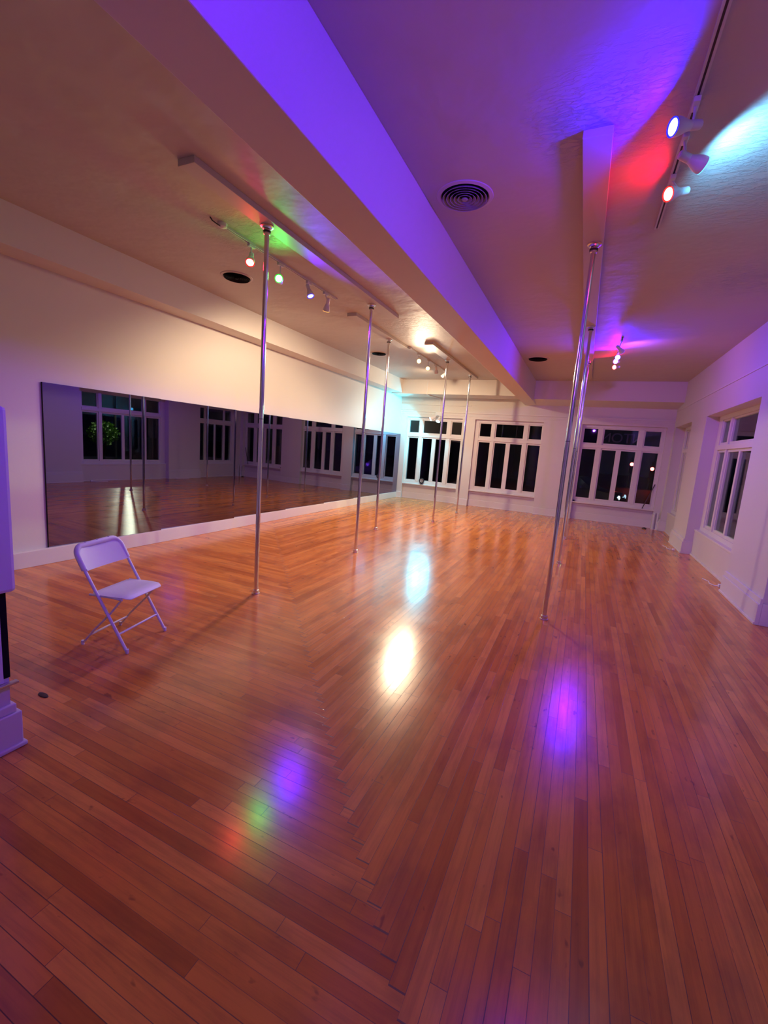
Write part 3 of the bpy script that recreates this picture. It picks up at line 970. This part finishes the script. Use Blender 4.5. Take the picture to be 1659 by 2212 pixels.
# traffic signals
for (x, y, z, lab) in ((3.905, 45.0, 1.646, 'red traffic signal seen through the third pane of the right end window'), (5.526, 45.0, 1.376, 'red traffic signal seen through the last pane of the right end window')):
    t = thing('traffic_signal', lab, 'traffic signal', (x, y, ZG), 'red traffic signals in the street')
    bm = nb(); lathe(bm, (x, y + 0.25, ZG), (0, 0, 1), [(0, 0.10), (z - ZG + 0.6, 0.06)], 12); obj('signal_pole', bm, BLACK, t, smooth=True)
    bm = nb(); box(bm, x - 0.18, y, z - 0.75, x + 0.18, y + 0.22, z + 0.25); obj('signal_housing', bm, BLACK, t, bevel=0.03)
    bm = nb(); lathe(bm, (x, y, z), (0, -1, 0), [(0, 0.15), (0.03, 0.13), (0.05, 0)], 18); obj('red_lens', bm, emis('red_signal_glow', (30, 2.0, 1.5), 1.0), t, smooth=True)
    bm = nb(); lathe(bm, (x, y, z - 0.38), (0, -1, 0), [(0, 0.13), (0.03, 0.12), (0.04, 0)], 18); obj('unlit_lens', bm, BLACK, t, smooth=True)
# building across the street
bld = thing('street_building', 'dark building across the street behind the end windows', 'building', (-6, 40, ZG))
bm = nb(); box(bm, -22, 40, ZG, 1.0, 50, 7.5); obj('facade', bm, BRICK, bld)
bm = nb(); box(bm, -22.2, 39.7, 7.5, 1.2, 50, 8.0); obj('roof_cornice', bm, BRICK, bld)
# street tree outside the near right window, lit by a street lamp
tx, ty = 9.0, 11.9
tree = thing('street_tree', 'small leafy tree lit yellow green outside, seen in the mirror', 'tree', (tx, ty, ZG))
bm = nb(); tube(bm, [(tx, ty, ZG), (tx + 0.04, ty, 0.2), (tx - 0.03, ty + 0.05, 0.8), (tx + 0.03, ty, 1.5)], 0.06, 10); obj('trunk', bm, BARK, tree, smooth=True)
bm = nb()
for k in range(900):
    d = Vector((random.gauss(0, 1), random.gauss(0, 1), random.gauss(0, 1))).normalized() * (0.15 + 0.50 * random.random() ** 0.5)
    p = Vector((tx, ty, 1.28)) + Vector((d.x * 0.95, d.y * 0.95, d.z * 0.85))
    u = Vector((random.gauss(0, 1), random.gauss(0, 1), random.gauss(0, 1))).normalized() * 0.07
    w = u.cross(Vector((random.gauss(0, 1), random.gauss(0, 1), random.gauss(0, 1)))).normalized() * 0.035
    bm.faces.new([bm.verts.new(p - u), bm.verts.new(p + w), bm.verts.new(p + u), bm.verts.new(p - w)])
obj('foliage', bm, LEAF, tree)
lx, ly = 10.6, 13.4
sl = thing('street_lamp', 'street lamp behind the small tree outside the near right window', 'street lamp', (lx, ly, ZG))
bm = nb(); tube(bm, [(lx, ly, ZG), (lx, ly, 3.3), (lx - 0.12, ly, 3.55), (lx - 0.6, ly, 3.6)], 0.05, 10); obj('lamp_post', bm, BLACK, sl, smooth=True)
bm = nb(); lathe(bm, (lx - 0.7, ly, 3.62), (0, 0, -1), [(0, 0.05), (0.05, 0.20), (0.09, 0.22)], 18, True, False); obj('lamp_hood', bm, BLACK, sl, smooth=True)
bm = nb(); lathe(bm, (lx - 0.7, ly, 3.55), (0, 0, -1), [(0, 0.10), (0.04, 0.08), (0.06, 0)], 18); obj('lamp_bulb', bm, emis('street_lamp_glow', (12, 11, 6), 1.0), sl, smooth=True)
ld = bpy.data.lights.new('street_light', 'SPOT'); ld.color = (0.9, 1.0, 0.45); ld.energy = 1500; ld.spot_size = math.radians(120); ld.shadow_soft_size = 0.1
lo = bpy.data.objects.new('street_light', ld); C.objects.link(lo)
lo.matrix_world = Matrix.Translation((lx - 0.72, ly, 3.42)) @ Vector((-0.55, -0.9, -1.35)).to_track_quat('-Z', 'Y').to_matrix().to_4x4()
lo.parent = sl; lo.matrix_parent_inverse = Matrix.Translation(sl.location).inverted()
